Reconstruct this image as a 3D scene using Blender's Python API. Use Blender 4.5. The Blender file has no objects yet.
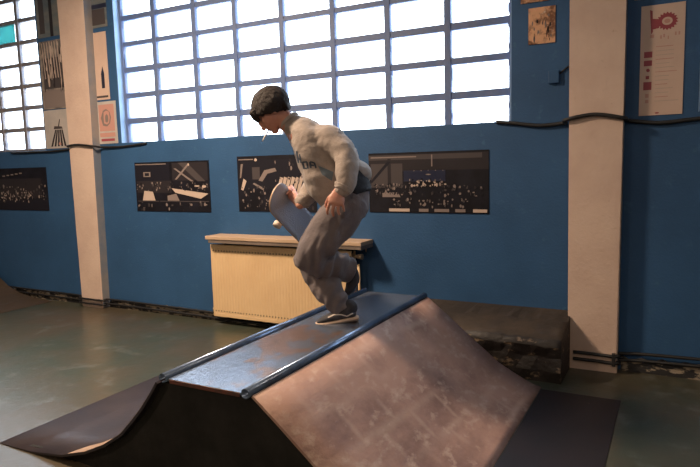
import bpy, bmesh, math, random
from mathutils import Vector, Matrix, noise as mnoise
from mathutils.bvhtree import BVHTree
random.seed(7)
S = bpy.context.scene
COL = S.collection
PI = math.pi

# ------------------------------------------------------------------ camera
F = 615.0
TILT, ROLL, YAW = [math.radians(a) for a in (6.511, 1.548, 28.34)]
H = 1.5
CAM = Vector((0, 0, H))
cy, sy = math.cos(YAW), math.sin(YAW)
FWD = Vector((-sy * math.cos(TILT), cy * math.cos(TILT), -math.sin(TILT)))
_r = Vector((cy, sy, 0)); _d = FWD.cross(_r)
RGT = math.cos(ROLL) * _r + math.sin(ROLL) * _d
DWN = -math.sin(ROLL) * _r + math.cos(ROLL) * _d
cam = bpy.data.objects.new('camera', bpy.data.cameras.new('camera'))
COL.objects.link(cam)
m3 = Matrix((RGT, -DWN, -FWD)).transposed()
cam.matrix_world = Matrix.Translation(CAM) @ m3.to_4x4()
cam.data.sensor_fit = 'HORIZONTAL'; cam.data.sensor_width = 36
cam.data.lens = 36 * F / 700; cam.data.clip_start = 0.05
S.camera = cam
S.view_settings.view_transform = 'Standard'; S.view_settings.look = 'None'
S.view_settings.gamma = 1; S.view_settings.use_curve_mapping = False
S.view_settings.exposure = 0.12

# ------------------------------------------------------------------ materials
def mat(name, col, rough=.7, col2=None, scale=4, detail=6, lo=.4, hi=.65, bump=0, bscale=40, metal=0, spec=.5, third=None, stretch=(1, 1, 1), sheen=0):
    """base colour, optional blotches of col2, optional finer flecks (colour, scale, lo, hi), bump grain"""
    m = bpy.data.materials.new(name); m.use_nodes = True
    nt = m.node_tree; N = nt.nodes; L = nt.links
    b = N['Principled BSDF']
    b.inputs['Roughness'].default_value = rough; b.inputs['Metallic'].default_value = metal
    b.inputs['Specular IOR Level'].default_value = spec
    b.inputs['Sheen Weight'].default_value = sheen
    tc = N.new('ShaderNodeTexCoord'); mp = N.new('ShaderNodeMapping'); mp.inputs['Scale'].default_value = stretch
    L.new(tc.outputs['Object'], mp.inputs['Vector'])
    def blot(base_sock, c2, sc, l, h, det=6):
        n = N.new('ShaderNodeTexNoise'); n.inputs['Scale'].default_value = sc; n.inputs['Detail'].default_value = det
        n.inputs['Roughness'].default_value = .62
        L.new(mp.outputs[0], n.inputs['Vector'])
        r = N.new('ShaderNodeValToRGB'); r.color_ramp.elements[0].position = l; r.color_ramp.elements[1].position = h
        L.new(n.outputs['Fac'], r.inputs['Fac'])
        x = N.new('ShaderNodeMix'); x.data_type = 'RGBA'
        L.new(r.outputs['Color'], x.inputs['Factor'])
        if isinstance(base_sock, tuple): x.inputs['A'].default_value = (*base_sock, 1)
        else: L.new(base_sock, x.inputs['A'])
        x.inputs['B'].default_value = (*c2, 1)
        return x.outputs['Result']
    cs = col
    if col2: cs = blot(cs, col2, scale, lo, hi, detail)
    if third: cs = blot(cs, *third)
    if isinstance(cs, tuple): b.inputs['Base Color'].default_value = (*cs, 1)
    else: L.new(cs, b.inputs['Base Color'])
    if bump:
        n = N.new('ShaderNodeTexNoise'); n.inputs['Scale'].default_value = bscale; n.inputs['Detail'].default_value = 4
        L.new(mp.outputs[0], n.inputs['Vector'])
        bp = N.new('ShaderNodeBump'); bp.inputs['Strength'].default_value = bump; bp.inputs['Distance'].default_value = .01
        L.new(n.outputs['Fac'], bp.inputs['Height']); L.new(bp.outputs[0], b.inputs['Normal'])
    return m

M = {}
M['wall'] = mat('blue_paint', (.033, .099, .228), .55, (.026, .078, .18), 1.6, lo=.35, hi=.7, bump=.25, bscale=60, third=((.05, .13, .24), 14, .62, .8), spec=.3)
M['plain'] = mat('grey_plaster', (.22, .21, .2), .85, (.16, .16, .16), 1.5)
M['pillar'] = mat('beige_paint', (.64, .50, .42), .65, (.56, .42, .355), 2.2, bump=.3, bscale=45, third=((.42, .30, .22), 18, .64, .8), spec=.25)
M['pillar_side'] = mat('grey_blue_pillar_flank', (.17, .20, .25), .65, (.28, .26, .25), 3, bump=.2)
M['floor'] = mat('worn_green_floor_paint', (.046, .058, .044), .30, (.075, .060, .040), .8, lo=.42, hi=.62, bump=.25, bscale=9, third=((.11, .12, .11), 5, .56, .74), spec=.5)
M['ceil'] = mat('ceiling_plaster', (.35, .34, .32), .9)
M['peel'] = mat('peeling_black_skirting', (.02, .02, .022), .7, (.30, .25, .19), 11, lo=.50, hi=.56, bump=.5, bscale=30, stretch=(1, 1, 2.2))
M['ledge'] = mat('black_chipped_concrete', (.016, .012, .011), .55, (.20, .14, .09), 12, lo=.58, hi=.66, bump=.8, bscale=18, stretch=(1, 1, 1.8))
M['ledge_top'] = mat('dusty_brown_concrete', (.026, .020, .016), .75, (.060, .043, .030), 3, bump=.5, bscale=20)
M['black_ply'] = mat('black_painted_plywood', (.012, .011, .010), .7, (.022, .020, .018), 5, bump=.2, bscale=30, third=((.06, .05, .04), 30, .70, .78), spec=.2)
M['deck'] = mat('worn_deck_sheet', (.17, .20, .26), .27, (.25, .15, .11), 3.4, lo=.52, hi=.60, metal=.6, bump=.12, bscale=30, third=((.10, .11, .12), 16, .55, .75), spec=.6, stretch=(1.6, 1, 1))
def wear_band(m, y0, half, amt):
    """foot traffic has worn the sheet mostly around one stretch of its length"""
    nt = m.node_tree; N = nt.nodes; L = nt.links
    rp = [n for n in N if n.type == 'VALTORGB'][0]; src = rp.inputs['Fac'].links[0].from_socket
    tc = N.new('ShaderNodeTexCoord'); sx = N.new('ShaderNodeSeparateXYZ'); L.new(tc.outputs['Object'], sx.inputs[0])
    def mth(op, a, b_):
        q = N.new('ShaderNodeMath'); q.operation = op
        for i, v in enumerate((a, b_)):
            if v is None: continue
            if isinstance(v, (int, float)): q.inputs[i].default_value = v
            else: L.new(v, q.inputs[i])
        return q.outputs[0]
    d = mth('ABSOLUTE', mth('SUBTRACT', sx.outputs['Y'], y0), None); k = mth('MULTIPLY', mth('SUBTRACT', 1.0, mth('DIVIDE', d, half)), amt)
    L.new(mth('ADD', src, mth('MAXIMUM', k, -amt)), rp.inputs['Fac'])
wear_band(M['deck'], -.22, .42, .10)
M['steel'] = mat('painted_steel_tube', (.20, .27, .40), .27, (.12, .15, .22), 8, metal=.7)
M['pink_ply'] = mat('reddish_worn_plywood', (.37, .225, .175), .6, (.20, .115, .095), 3.2, lo=.44, hi=.66, bump=.3, bscale=40, third=((.46, .33, .26), 16, .54, .72), spec=.3, stretch=(1, .6, 1))
def scuffs(m, c, rw, bw):
    nt = m.node_tree; N = nt.nodes; L = nt.links; bs = N['Principled BSDF']; old = bs.inputs['Base Color'].links[0].from_socket
    tc = N.new('ShaderNodeTexCoord'); mp = N.new('ShaderNodeMapping'); mp.inputs['Rotation'].default_value = (0, 0, math.radians(93)); L.new(tc.outputs['Object'], mp.inputs['Vector'])
    wn = N.new('ShaderNodeTexNoise'); wn.inputs['Scale'].default_value = 6; L.new(tc.outputs['Object'], wn.inputs['Vector'])
    ad = N.new('ShaderNodeMixRGB'); ad.blend_type = 'ADD'; ad.inputs[0].default_value = .035; L.new(mp.outputs[0], ad.inputs[1]); L.new(wn.outputs['Color'], ad.inputs[2])
    br = N.new('ShaderNodeTexBrick'); br.inputs['Scale'].default_value = 1; br.inputs['Brick Width'].default_value = bw; br.inputs['Row Height'].default_value = rw
    br.inputs['Mortar Size'].default_value = .032; br.inputs['Mortar Smooth'].default_value = 1; L.new(ad.outputs[0], br.inputs['Vector'])
    ns = N.new('ShaderNodeTexNoise'); ns.inputs['Scale'].default_value = 2.4; ns.inputs['Detail'].default_value = 5; L.new(tc.outputs['Object'], ns.inputs['Vector'])
    rp = N.new('ShaderNodeValToRGB'); rp.color_ramp.elements[0].position = .46; rp.color_ramp.elements[1].position = .62; L.new(ns.outputs['Fac'], rp.inputs['Fac'])
    mu = N.new('ShaderNodeMath'); mu.operation = 'MULTIPLY'; L.new(br.outputs['Fac'], mu.inputs[0]); L.new(rp.outputs['Color'], mu.inputs[1])
    m2 = N.new('ShaderNodeMath'); m2.operation = 'MULTIPLY'; m2.inputs[1].default_value = .42; L.new(mu.outputs[0], m2.inputs[0])
    x = N.new('ShaderNodeMix'); x.data_type = 'RGBA'; L.new(m2.outputs[0], x.inputs['Factor']); L.new(old, x.inputs['A']); x.inputs['B'].default_value = (*c, 1); L.new(x.outputs['Result'], bs.inputs['Base Color'])
scuffs(M['pink_ply'], (.50, .36, .28), .16, .30)
M['dark_ply'] = mat('dark_purple_worn_plywood', (.026, .022, .029), .42, (.046, .035, .038), 3, bump=.1, bscale=30, spec=.4)
M['tan_ply'] = mat('bare_tan_plywood', (.36, .24, .16), .6, (.27, .17, .11), 7, stretch=(1, 3, 1))
M['red_edge'] = mat('red_brown_edge_strip', (.13, .04, .025), .5, (.05, .03, .025), 9, lo=.45, hi=.6)
M['brown_ply'] = mat('brown_quarter_pipe_plywood', (.060, .042, .028), .5, (.055, .042, .03), 2, bump=.1)
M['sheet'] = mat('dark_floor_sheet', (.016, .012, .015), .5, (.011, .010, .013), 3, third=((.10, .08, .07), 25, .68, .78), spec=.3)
M['rad'] = mat('cream_enamel', (.72, .52, .30), .4, (.66, .46, .26), 3, spec=.4)
M['raddark'] = mat('dark_inside', (.05, .045, .04), .8)
M['shelf'] = mat('pale_wood_board', (.52, .38, .27), .5, (.44, .31, .21), 3, stretch=(1, 6, 6), spec=.4)
M['fascia'] = mat('grey_brown_painted_wood', (.20, .16, .14), .5, (.15, .12, .10), 5)
M['valve'] = mat('worn_brass', (.45, .34, .22), .4, metal=.5)
M['rubber'] = mat('black_rubber', (.012, .012, .014), .55)
M['bars'] = mat('blue_grey_window_bars', (.085, .14, .30), .6, (.12, .16, .28), 10, bump=.3, bscale=50)
M['reveal'] = mat('pale_blue_reveal', (.25, .42, .68), .5)
M['bars_l'] = mat('grey_brown_window_bars', (.20, .21, .26), .6, (.26, .23, .22), 10, bump=.3, bscale=50)
M['white'] = mat('white_print', (.75, .72, .68), .5)
M['ink'] = mat('black_print', (.006, .006, .010), .6, (.012, .012, .020), 5, spec=.2)
M['navyph'] = mat('navy_print', (.018, .022, .05), .3)
for i, v in enumerate(((.50, .40, .34), (.22, .18, .17), (.065, .056, .060), (.024, .021, .026), (.012, .012, .020))):
    M['t%d' % i] = mat('print_tone_%s' % 'abcde'[i], v, .6, spec=.2)
M['paper'] = mat('cream_paper', (.62, .46, .38), .45, (.56, .41, .34), 3)
M['paperg'] = mat('grey_white_paper', (.48, .44, .42), .6, (.38, .36, .35), 5)
M['maroon'] = mat('maroon_ink', (.30, .05, .07), .5)
M['pinkink'] = mat('faded_pink_ink', (.50, .27, .23), .5)
M['slate'] = mat('slate_poster', (.10, .13, .15), .5, (.18, .18, .17), 4, stretch=(1, 1, 3))
M['collage'] = mat('grey_brown_collage', (.13, .12, .12), .5, (.32, .27, .23), 7, lo=.45, hi=.6)
M['gold'] = mat('gold_foil_print', (.70, .40, .24), .28, (.20, .09, .05), 11, lo=.45, hi=.55, metal=.3, bump=.5, bscale=40, third=((.9, .72, .58), 22, .6, .7))
M['skin'] = mat('skin', (.56, .27, .19), .5, (.50, .21, .15), 14, sheen=.05)
M['lip'] = mat('lips', (.42, .14, .11), .45)
M['eye'] = mat('eye_dark', (.05, .035, .03), .3)
M['hair'] = mat('dark_brown_hair', (.014, .009, .008), .6, (.026, .017, .014), 60, spec=.25, bump=.5, bscale=160, stretch=(1, 1, 3))
M['sweat'] = mat('heather_grey_sweatshirt', (.36, .30, .265), .85, (.31, .26, .23), 25, bump=.3, bscale=90, sheen=.15)
M['trouser'] = mat('washed_grey_trousers', (.125, .105, .11), .85, (.165, .135, .135), 7, bump=.3, bscale=60, sheen=.1)
M['tee'] = mat('black_cotton', (.008, .009, .014), .8)
M['navy'] = mat('navy_print_on_cloth', (.04, .055, .085), .8)
M['bluep'] = mat('blue_grey_print_on_cloth', (.13, .17, .21), .8)
M['suede'] = mat('black_suede', (.028, .026, .032), .8, (.045, .042, .048), 30)
M['sole'] = mat('gum_sole', (.50, .36, .27), .6)
M['solewhite'] = mat('off_white_stripe', (.55, .48, .42), .6)
M['grip'] = mat('blue_grey_board_face', (.33, .36, .45), .5, (.36, .36, .40), 9, bump=.3, bscale=140)
M['maple'] = mat('maple_edge', (.45, .30, .20), .5)
M['truck'] = mat('truck_metal', (.35, .35, .36), .35, metal=.9)
M['wheel'] = mat('dirty_white_wheel', (.62, .52, .42), .45)
M['cig'] = mat('cigarette_paper', (.8, .76, .72), .6)
M['lamp'] = mat('lamp_housing', (.12, .12, .12), .5, metal=.5)
def emis(name, c, s):
    m = bpy.data.materials.new(name); m.use_nodes = True
    b = m.node_tree.nodes['Principled BSDF']; b.inputs['Emission Color'].default_value = (*c, 1); b.inputs['Emission Strength'].default_value = s
    return m
M['bulb'] = emis('lit_bulb', (1, .72, .45), 20)
def glass(name, tint, gloss, dirt):
    m = bpy.data.materials.new(name); m.use_nodes = True; nt = m.node_tree; N = nt.nodes; L = nt.links
    N.remove(N['Principled BSDF']); o = N['Material Output']
    t = N.new('ShaderNodeBsdfTransparent'); t.inputs[0].default_value = (*tint, 1)
    d = N.new('ShaderNodeBsdfTranslucent'); d.inputs[0].default_value = (.85, .88, .9, 1)
    g = N.new('ShaderNodeBsdfGlossy'); g.inputs['Roughness'].default_value = .1
    a = N.new('ShaderNodeMixShader'); a.inputs[0].default_value = dirt
    c = N.new('ShaderNodeMixShader'); c.inputs[0].default_value = gloss
    L.new(t.outputs[0], a.inputs[1]); L.new(d.outputs[0], a.inputs[2])
    L.new(a.outputs[0], c.inputs[1]); L.new(g.outputs[0], c.inputs[2]); L.new(c.outputs[0], o.inputs['Surface'])
    return m
M['glass'] = glass('window_glass', (.97, .985, 1), .04, .12)
M['teal'] = glass('teal_pane', (.06, .25, .24), .04, .08)

# ------------------------------------------------------------------ mesh helpers
class MB:
    def __init__(s): s.bm = bmesh.new(); s.mats = []
    def mi(s, m):
        if m not in s.mats: s.mats.append(m)
        return s.mats.index(m)
    def poly(s, pts, m):
        f = s.bm.faces.new([s.bm.verts.new(p) for p in pts]); f.material_index = s.mi(m); return f
    def box(s, x0, x1, y0, y1, z0, z1, m, bev=0):
        bm = s.bm; i = s.mi(m)
        v = [bm.verts.new((x, y, z)) for x in (x0, x1) for y in (y0, y1) for z in (z0, z1)]
        fs = [bm.faces.new([v[a] for a in q]) for q in ((0, 1, 3, 2), (4, 6, 7, 5), (0, 4, 5, 1), (2, 3, 7, 6), (0, 2, 6, 4), (1, 5, 7, 3))]
        for f in fs: f.material_index = i
        if bev:
            es = {e for f in fs for e in f.edges}
            r = bmesh.ops.bevel(bm, geom=list(es), offset=bev, segments=2, affect='EDGES', profile=.5)
            for f in r['faces']: f.material_index = i
    def prism(s, prof, y0, y1, m, axis='y'):
        """closed profile [(a,b)] extruded between two values of an axis"""
        mk = (lambda a, b, t: (a, t, b)) if axis == 'y' else ((lambda a, b, t: (t, a, b)) if axis == 'x' else (lambda a, b, t: (a, b, t)))
        bm = s.bm; i = s.mi(m)
        A = [bm.verts.new(mk(a, b, y0)) for a, b in prof]; B = [bm.verts.new(mk(a, b, y1)) for a, b in prof]
        n = len(prof); fs = [bm.faces.new(A), bm.faces.new(B[::-1])]
        for k in range(n): fs.append(bm.faces.new([A[k], B[k], B[(k + 1) % n], A[(k + 1) % n]]))
        for f in fs: f.material_index = i
    def tube(s, path, r, m, n=12, cap=True, hollow=False):
        path = [Vector(p) for p in path]; bm = s.bm; i = s.mi(m); rings = []
        rr = r if isinstance(r, (list, tuple)) else [r] * len(path)
        up = None
        for k, p in enumerate(path):
            t = (path[min(k + 1, len(path) - 1)] - path[max(k - 1, 0)]).normalized()
            if up is None:
                up = Vector((0, 0, 1)) if abs(t.z) < .9 else Vector((1, 0, 0))
            a = t.cross(up).normalized(); b = a.cross(t).normalized(); up = b
            rings.append([bm.verts.new(p + (a * math.cos(2 * PI * j / n) + b * math.sin(2 * PI * j / n)) * rr[k]) for j in range(n)])
        for q in range(len(rings) - 1):
            for j in range(n):
                f = bm.faces.new([rings[q][j], rings[q][(j + 1) % n], rings[q + 1][(j + 1) % n], rings[q + 1][j]]); f.material_index = i; f.smooth = True
        if cap:
            for rg, fl in ((rings[0], 1), (rings[-1], 0)):
                f = bm.faces.new(rg[::-1] if fl else rg); f.material_index = i
    def build(s, name, parent=None, smooth=False):
        bmesh.ops.recalc_face_normals(s.bm, faces=s.bm.faces)
        me = bpy.data.meshes.new(name); s.bm.to_mesh(me); s.bm.free()
        for m in s.mats: me.materials.append(M[m])
        if smooth:
            for p in me.polygons: p.use_smooth = True
        o = bpy.data.objects.new(name, me); COL.objects.link(o)
        if parent:
            o.parent = parent; me.transform(Matrix.Translation(-parent.location))
        return o
def tag(o, label=None, cat=None, group=None, kind=None):
    if label: o['label'] = label
    if cat: o['category'] = cat
    if group: o['group'] = group
    if kind: o['kind'] = kind
    return o
def thing(name, loc, label, cat, group=None):
    o = bpy.data.objects.new(name, None); COL.objects.link(o); o.location = loc; o.empty_display_size = .1
    return tag(o, label, cat, group)
def structure(o): o['kind'] = 'structure'; return o

# ------------------------------------------------------------------ room shell
X0, X1, Y0, YW, ZC = -9.6, 3.6, -5.0, 4.6, 4.5
ZT = 3.86
b = MB(); b.box(X0 - .3, X1 + .3, Y0 - .3, YW + .3, -.2, 0, 'floor'); structure(b.build('floor'))
b = MB(); b.box(X0 - .3, X1 + .3, Y0 - .3, YW + .3, ZC, ZC + .2, 'ceil'); structure(b.build('ceiling'))
b = MB(); b.box(X0 - .3, X0, Y0 - .3, YW + .3, 0, ZC, 'plain'); structure(b.build('wall_left'))
b = MB(); b.box(X1, X1 + .3, Y0 - .3, YW + .3, 0, ZC, 'plain'); structure(b.build('wall_right'))
b = MB(); b.box(X0, X1, Y0 - .3, Y0, 0, ZC, 'plain'); structure(b.build('wall_front'))
WIN = [(-5.163, -1.112, 1.775, 8), (-9.15, -6.385, 1.745, 6), (.085, 3.1, 1.77, 6)]
b = MB(); zb = 1.745
b.box(X0, X1, YW, YW + .3, 0, 1.745, 'wall')
b.box(X0, X1, YW, YW + .3, ZT, ZC, 'wall')
xs = [X0, -9.15, -6.385, -5.163, -1.112, .085, 3.1, X1]
for k in (0, 2, 4, 6): b.box(xs[k], xs[k + 1], YW, YW + .3, 1.745, ZT, 'wall')
b.box(-5.163, -1.112, YW, YW + .3, 1.745, 1.775, 'wall'); b.box(.085, 3.1, YW, YW + .3, 1.745, 1.77, 'wall')
structure(b.build('wall_back'))

def window(n, x0, x1, z0, z1, xcols, zrows, barmat, wv, special=None):
    b = MB(); yb0, yb1 = YW + .075, YW + .125
    rnd = random.Random(n)
    for x in xcols:
        w = wv * rnd.uniform(.85, 1.15); b.box(max(x - w, x0), min(x + w, x1), yb0 - .006, yb1, z0, z1, barmat, bev=.004)
    for z in zrows:
        w = wv * rnd.uniform(.9, 1.15); b.box(x0, x1, yb0, yb1, max(z - w, z0), min(z + w, z1), barmat, bev=.004)
    # lumps of old putty along the bars
    for _ in range(90):
        x = rnd.choice(xcols); z = rnd.uniform(z0 + .05, z1 - .05)
        w = wv * rnd.uniform(1.0, 1.3); h = rnd.uniform(.015, .05)
        b.box(max(x - w, x0), min(x + w, x1), yb0 + .005, yb1 - .005, z - h, z + h, barmat)
    o = structure(b.build('window_%d' % n))
    g = MB(); g.box(x0, x1, YW + .098, YW + .102, z0, z1, 'glass'); g.build('window_pane', o)
    r = MB()
    r.box(x0, x0 + .006, YW + .002, YW + .29, z0, z1, 'reveal'); r.box(x1 - .006, x1, YW + .002, YW + .29, z0, z1, 'reveal'); r.build('reveal', o)
    if special:
        t = MB(); t.box(special[0], special[1], YW + .090, YW + .096, special[2], special[3], 'teal'); t.build('teal_pane', o)
    return o
c1 = [-5.15, -4.69, -4.165, -3.676, -3.156, -2.638, -2.129, -1.621, -1.125]
window(1, -5.163, -1.112, 1.775, ZT, c1, [1.758] + [2.0 + .2605 * k for k in range(0, 7)] + [ZT - .02], 'bars', .025)
c2 = [-6.40 - .43 * k for k in range(0, 7)]
window(2, -9.15, -6.385, 1.745, ZT, c2, [1.75 + .2475 * k for k in range(0, 9)] , 'bars_l', .023, (-7.27, -6.90, 3.0, 3.225))
c3 = [.10 + .498 * k for k in range(7)]
window(3, .085, 3.1, 1.77, ZT, c3, [1.772] + [2.0 + .2605 * k for k in range(0, 8)], 'bars', .025)

def pillar(n, xb0, xb1, xt0, xt1, y, label=None):
    b = MB(); prof = [(xb0, 0), (xb1, 0), (xt1, 3.3), (xt1, ZC), (xt0, ZC), (xt0, 3.3)]
    b.prism(prof, y, YW, 'pillar')
    si = b.mi('pillar_side')
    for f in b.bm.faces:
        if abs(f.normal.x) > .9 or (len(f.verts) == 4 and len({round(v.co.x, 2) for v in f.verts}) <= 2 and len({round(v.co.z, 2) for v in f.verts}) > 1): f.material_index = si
    es = [e for e in b.bm.edges if abs(e.verts[0].co.y - y) < 1e-4 and abs(e.verts[1].co.y - y) < 1e-4 and abs(e.verts[0].co.z - e.verts[1].co.z) > .5]
    bmesh.ops.bevel(b.bm, geom=es, offset=.008, segments=2, affect='EDGES')
    o = b.build('trim_%d' % n); structure(o); o['label'] = label
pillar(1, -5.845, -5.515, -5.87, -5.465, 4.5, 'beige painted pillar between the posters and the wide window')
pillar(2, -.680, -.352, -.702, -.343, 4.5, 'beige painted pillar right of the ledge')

# skirtings with chipped paint
for nm, xa, xb, zz in (('baseboard_left', X0, -5.86, .10), ('baseboard_back', -5.49, -1.97, .085), ('baseboard_right', -.335, X1, .10)):
    b = MB(); rnd = random.Random(len(nm)); n = 60
    prof = [(xa, 0)] + [(xa + (xb - xa) * k / n, zz * rnd.uniform(.75, 1.12)) for k in range(n + 1)] + [(xb, 0)]
    b.prism(prof, YW - .022, YW, 'peel'); structure(b.build(nm))

# ------------------------------------------------------------------ concrete ledge
b = MB(); rnd = random.Random(3)
nx, prof = 26, [(4.6, 0), (4.13, 0), (4.12, .08), (4.13, .17), (4.12, .25), (4.15, .295), (4.22, .325), (4.4, .36), (4.6, .395)]
grid = []
for i in range(nx + 1):
    x = -1.96 + (1.96 - .665) * i / nx; row = []
    for j, (y, z) in enumerate(prof):
        dy = rnd.uniform(-.012, .012) if 1 < j < 7 else 0; dz = rnd.uniform(-.008, .008) if 2 < j < 8 else 0
        row.append(b.bm.verts.new((x, y + dy, max(z + dz, 0))))
    grid.append(row)
mi0, mi1 = b.mi('ledge'), b.mi('ledge_top')
for i in range(nx):
    for j in range(len(prof)):
        k = (j + 1) % len(prof)
        f = b.bm.faces.new([grid[i][j], grid[i][k], grid[i + 1][k], grid[i + 1][j]]); f.material_index = mi1 if j in (5, 6, 7) else mi0
        f.smooth = j in (4, 5, 6)
for g in (grid[0], grid[-1][::-1]): f = b.bm.faces.new(g); f.material_index = mi0
tag(b.build('concrete_ledge'), 'low black concrete ledge with chipped paint against the blue wall', 'ledge')

# ------------------------------------------------------------------ cables
def cable(name, pts, r, label, cat='cable', group=None):
    P = [Vector(p) for p in pts]; path = []
    for k in range(len(P) - 1):
        p0, p1, p2, p3 = P[max(k - 1, 0)], P[k], P[k + 1], P[min(k + 2, len(P) - 1)]
        for j in range(6):
            t = j / 6; path.append(.5 * ((2 * p1) + (p2 - p0) * t + (2 * p0 - 5 * p1 + 4 * p2 - p3) * t * t + (3 * p1 - p0 - 3 * p2 + p3) * t ** 3))
    path.append(P[-1]); b = MB(); b.tube(path, r, 'rubber', 8)
    return tag(b.build(name), label, cat, group)
r = .011
cable('wall_cable', [(-7.0, 4.586, 1.73), (-6.3, 4.586, 1.725), (-6.0, 4.586, 1.735), (-5.88, 4.57, 1.755), (-5.865, 4.485, 1.765), (-5.7, 4.485, 1.775), (-5.46, 4.485, 1.752), (-5.44, 4.57, 1.742), (-5.2, 4.588, 1.735), (-4.98, 4.590, 1.745), (-4.80, 4.592, 1.757)], r, 'black cable crossing the left pillar under the windows')
cable('wall_cable', [(-1.22, 4.588, 1.775), (-1.1, 4.586, 1.760), (-.9, 4.584, 1.732), (-.73, 4.575, 1.742), (-.715, 4.486, 1.755), (-.53, 4.484, 1.782), (-.345, 4.486, 1.748), (-.32, 4.57, 1.735), (-.13, 4.584, 1.71), (.1, 4.586, 1.725), (.5, 4.586, 1.74)], .014, 'thick black cable crossing the right pillar at poster bottom height')
for k, dz in enumerate((.105, .055)):
    pts = [(-9.3, 4.563, .02 + dz), (-7, 4.563, .0 + dz), (-5.9, 4.563, -.008 + dz), (-5.86, 4.485, -.01 + dz), (-5.48, 4.485, -.012 + dz), (-5.46, 4.563, -.014 + dz), (-4.5, 4.563, -.02 + dz), (-3.4, 4.563, -.03 + dz), (-2.05, 4.563, -.03 + dz)]
    cable('skirting_pipe', pts, .011, ('upper' if k == 0 else 'lower') + ' black pipe along the skirting left of the ramp', 'pipe', 'black pipes along the skirting')
for k, dz in enumerate((.0, -.048)):
    pts = [(-.64, 4.485, .125 + dz), (-.5, 4.485, .125 + dz), (-.345, 4.485, .125 + dz), (-.325, 4.563, .13 + dz), (.3, 4.563, .15 + dz), (3.4, 4.563, .2 + dz)]
    cable('skirting_pipe', pts, .012, ('upper' if k == 0 else 'lower') + ' black pipe crossing the foot of the right pillar', 'pipe', 'black pipes along the skirting')
b = MB(); b.box(-.385, -.362, 4.469, 4.5, .055, .145, 'rubber', .003)
tag(b.build('pipe_clamp'), 'small black clamp holding the two pipes on the right pillar', 'clamp')

# ------------------------------------------------------------------ printed pictures and posters (flat sheets on the wall)
def sheet(name, x0, x1, z0, z1, base, label, cat, shapes=(), y=YW, th=.006, group=None, skew=0):
    b = MB(); b.box(x0, x1, y - th, y, z0, z1, base)
    yy = y - th
    for k, (m, pts) in enumerate(shapes):
        e = yy - .0006 - .00002 * k
        b.poly([(x0 + u * (x1 - x0), e, z0 + v * (z1 - z0)) for u, v in pts], m)
    o = b.build(name)
    # keep printed faces turned to the room
    for p in o.data.polygons:
        if abs(p.normal.y) > .99 and len(p.vertices) >= 3 and abs(p.center.y - yy) < .01 and p.normal.y > 0 and p.center.y < yy: p.flip()
    return tag(o, label, cat, group)
def rc(u0, u1, v0, v1): return [(u0, v0), (u1, v0), (u1, v1), (u0, v1)]
def blob(u, v, ru, rv, n=8, rnd=random): return [(u + ru * rnd.uniform(.75, 1.1) * math.cos(2 * PI * k / n), v + rv * rnd.uniform(.75, 1.1) * math.sin(2 * PI * k / n)) for k in range(n)]
def clampu(pts): return [(min(max(u, 0.004), .996), min(max(v, .004), .996)) for u, v in pts]
def crowd(rnd, n, u0, u1, v0, v1, tones, s=.02):
    out = []; tones = list(tones) + ['ink']
    for _ in range(int(n * 1.6)):
        u, v = rnd.uniform(u0, u1), rnd.uniform(v0, v1)
        out.append((rnd.choice(tones), clampu(blob(u, v, s * rnd.uniform(.25, .9), s * rnd.uniform(.6, 2.4), 6, rnd))))
    return out
G = 'black and white concert photographs on the blue wall'
R_ = random.Random(11)
sh = [('t4', rc(0, 1, .0, .25)), ('t3', rc(.05, .9, .3, .75))]
sh += crowd(R_, 90, .02, .97, .25, .62, ['t1', 't2', 't0', 't3'], .018) + crowd(R_, 40, .05, .75, .2, .45, ['t0', 't1'], .02)
sh += [('t1', rc(.2 + .08 * k, .25 + .08 * k, .80 + .015 * k, .83 + .015 * k)) for k in range(5)]
sheet('concert_photograph', -7.42, -6.41, 1.05, 1.55, 'ink', 'dark photograph of a crowd, leftmost of the wall pictures below the left window', 'picture', sh, group=G)
sh = [('t4', rc(0, .48, .45, .97)), ('t3', rc(.52, .98, .62, .97)), ('t1', rc(.01, .44, .945, .965)), ('t3', rc(.02, .5, .38, .62)),
      ('t2', [(.60, .97), (.72, .97), (.95, .6), (.85, .6)]), ('t1', [(.54, .86), (.57, .86), (.80, .60), (.76, .60)]), ('t1', [(.72, .93), (.75, .93), (.58, .64), (.55, .64)]),
      ('t1', rc(.12, .22, .70, .80)), ('t4', rc(.14, .20, .72, .78)), ('t0', blob(.74, .93, .015, .03)),
      ('t0', [(.50, .47), (.98, .36), (.88, .26), (.55, .38)]), ('t0', [(.12, .42), (.24, .40), (.27, .22), (.09, .22)]), ('t1', [(.44, .32), (.56, .36), (.60, .22), (.44, .22)]),
      ('t2', rc(.02, .98, .20, .215))]
sh += crowd(R_, 50, .02, .98, .42, .58, ['t1', 't2', 't3'], .014) + crowd(R_, 26, .03, .97, .02, .19, ['t1', 't2', 't3'], .02)
sh += [('t0', blob(.93, .50, .03, .03)), ('t0', blob(.84, .51, .04, .015))]
sheet('concert_photograph', -4.99, -3.998, 1.065, 1.566, 'ink', 'dark photograph with a long pale table, left of the radiator shelf', 'picture', sh, group=G)
sh = [('t4', rc(.05, .95, .4, .93)), ('t1', rc(.02, .22, .93, .95)), ('t0', blob(.25, .93, .02, .03)), ('t2', rc(.2, .3, .58, .8)), ('t1', [(.03, .60), (.05, .62), (.08, .86), (.05, .86)]),
      ('t0', [(.04, .40), (.07, .38), (.12, .55), (.08, .60)]), ('t1', [(.28, .56), (.36, .74), (.50, .78), (.52, .72), (.40, .68), (.33, .54)]),
      ('t1', [(.2, .5), (.22, .52), (.35, .42), (.33, .39)])]
for k in range(6): sh.append(('t0', [(.50 + .05 * k, .28), (.53 + .05 * k, .27), (.60 + .05 * k, .60), (.56 + .05 * k, .62)]))
sh += crowd(R_, 45, .03, .5, .03, .45, ['t2', 't3', 't1'], .016) + crowd(R_, 30, .5, .97, .05, .9, ['t2', 't3', 't1'], .02)
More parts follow.
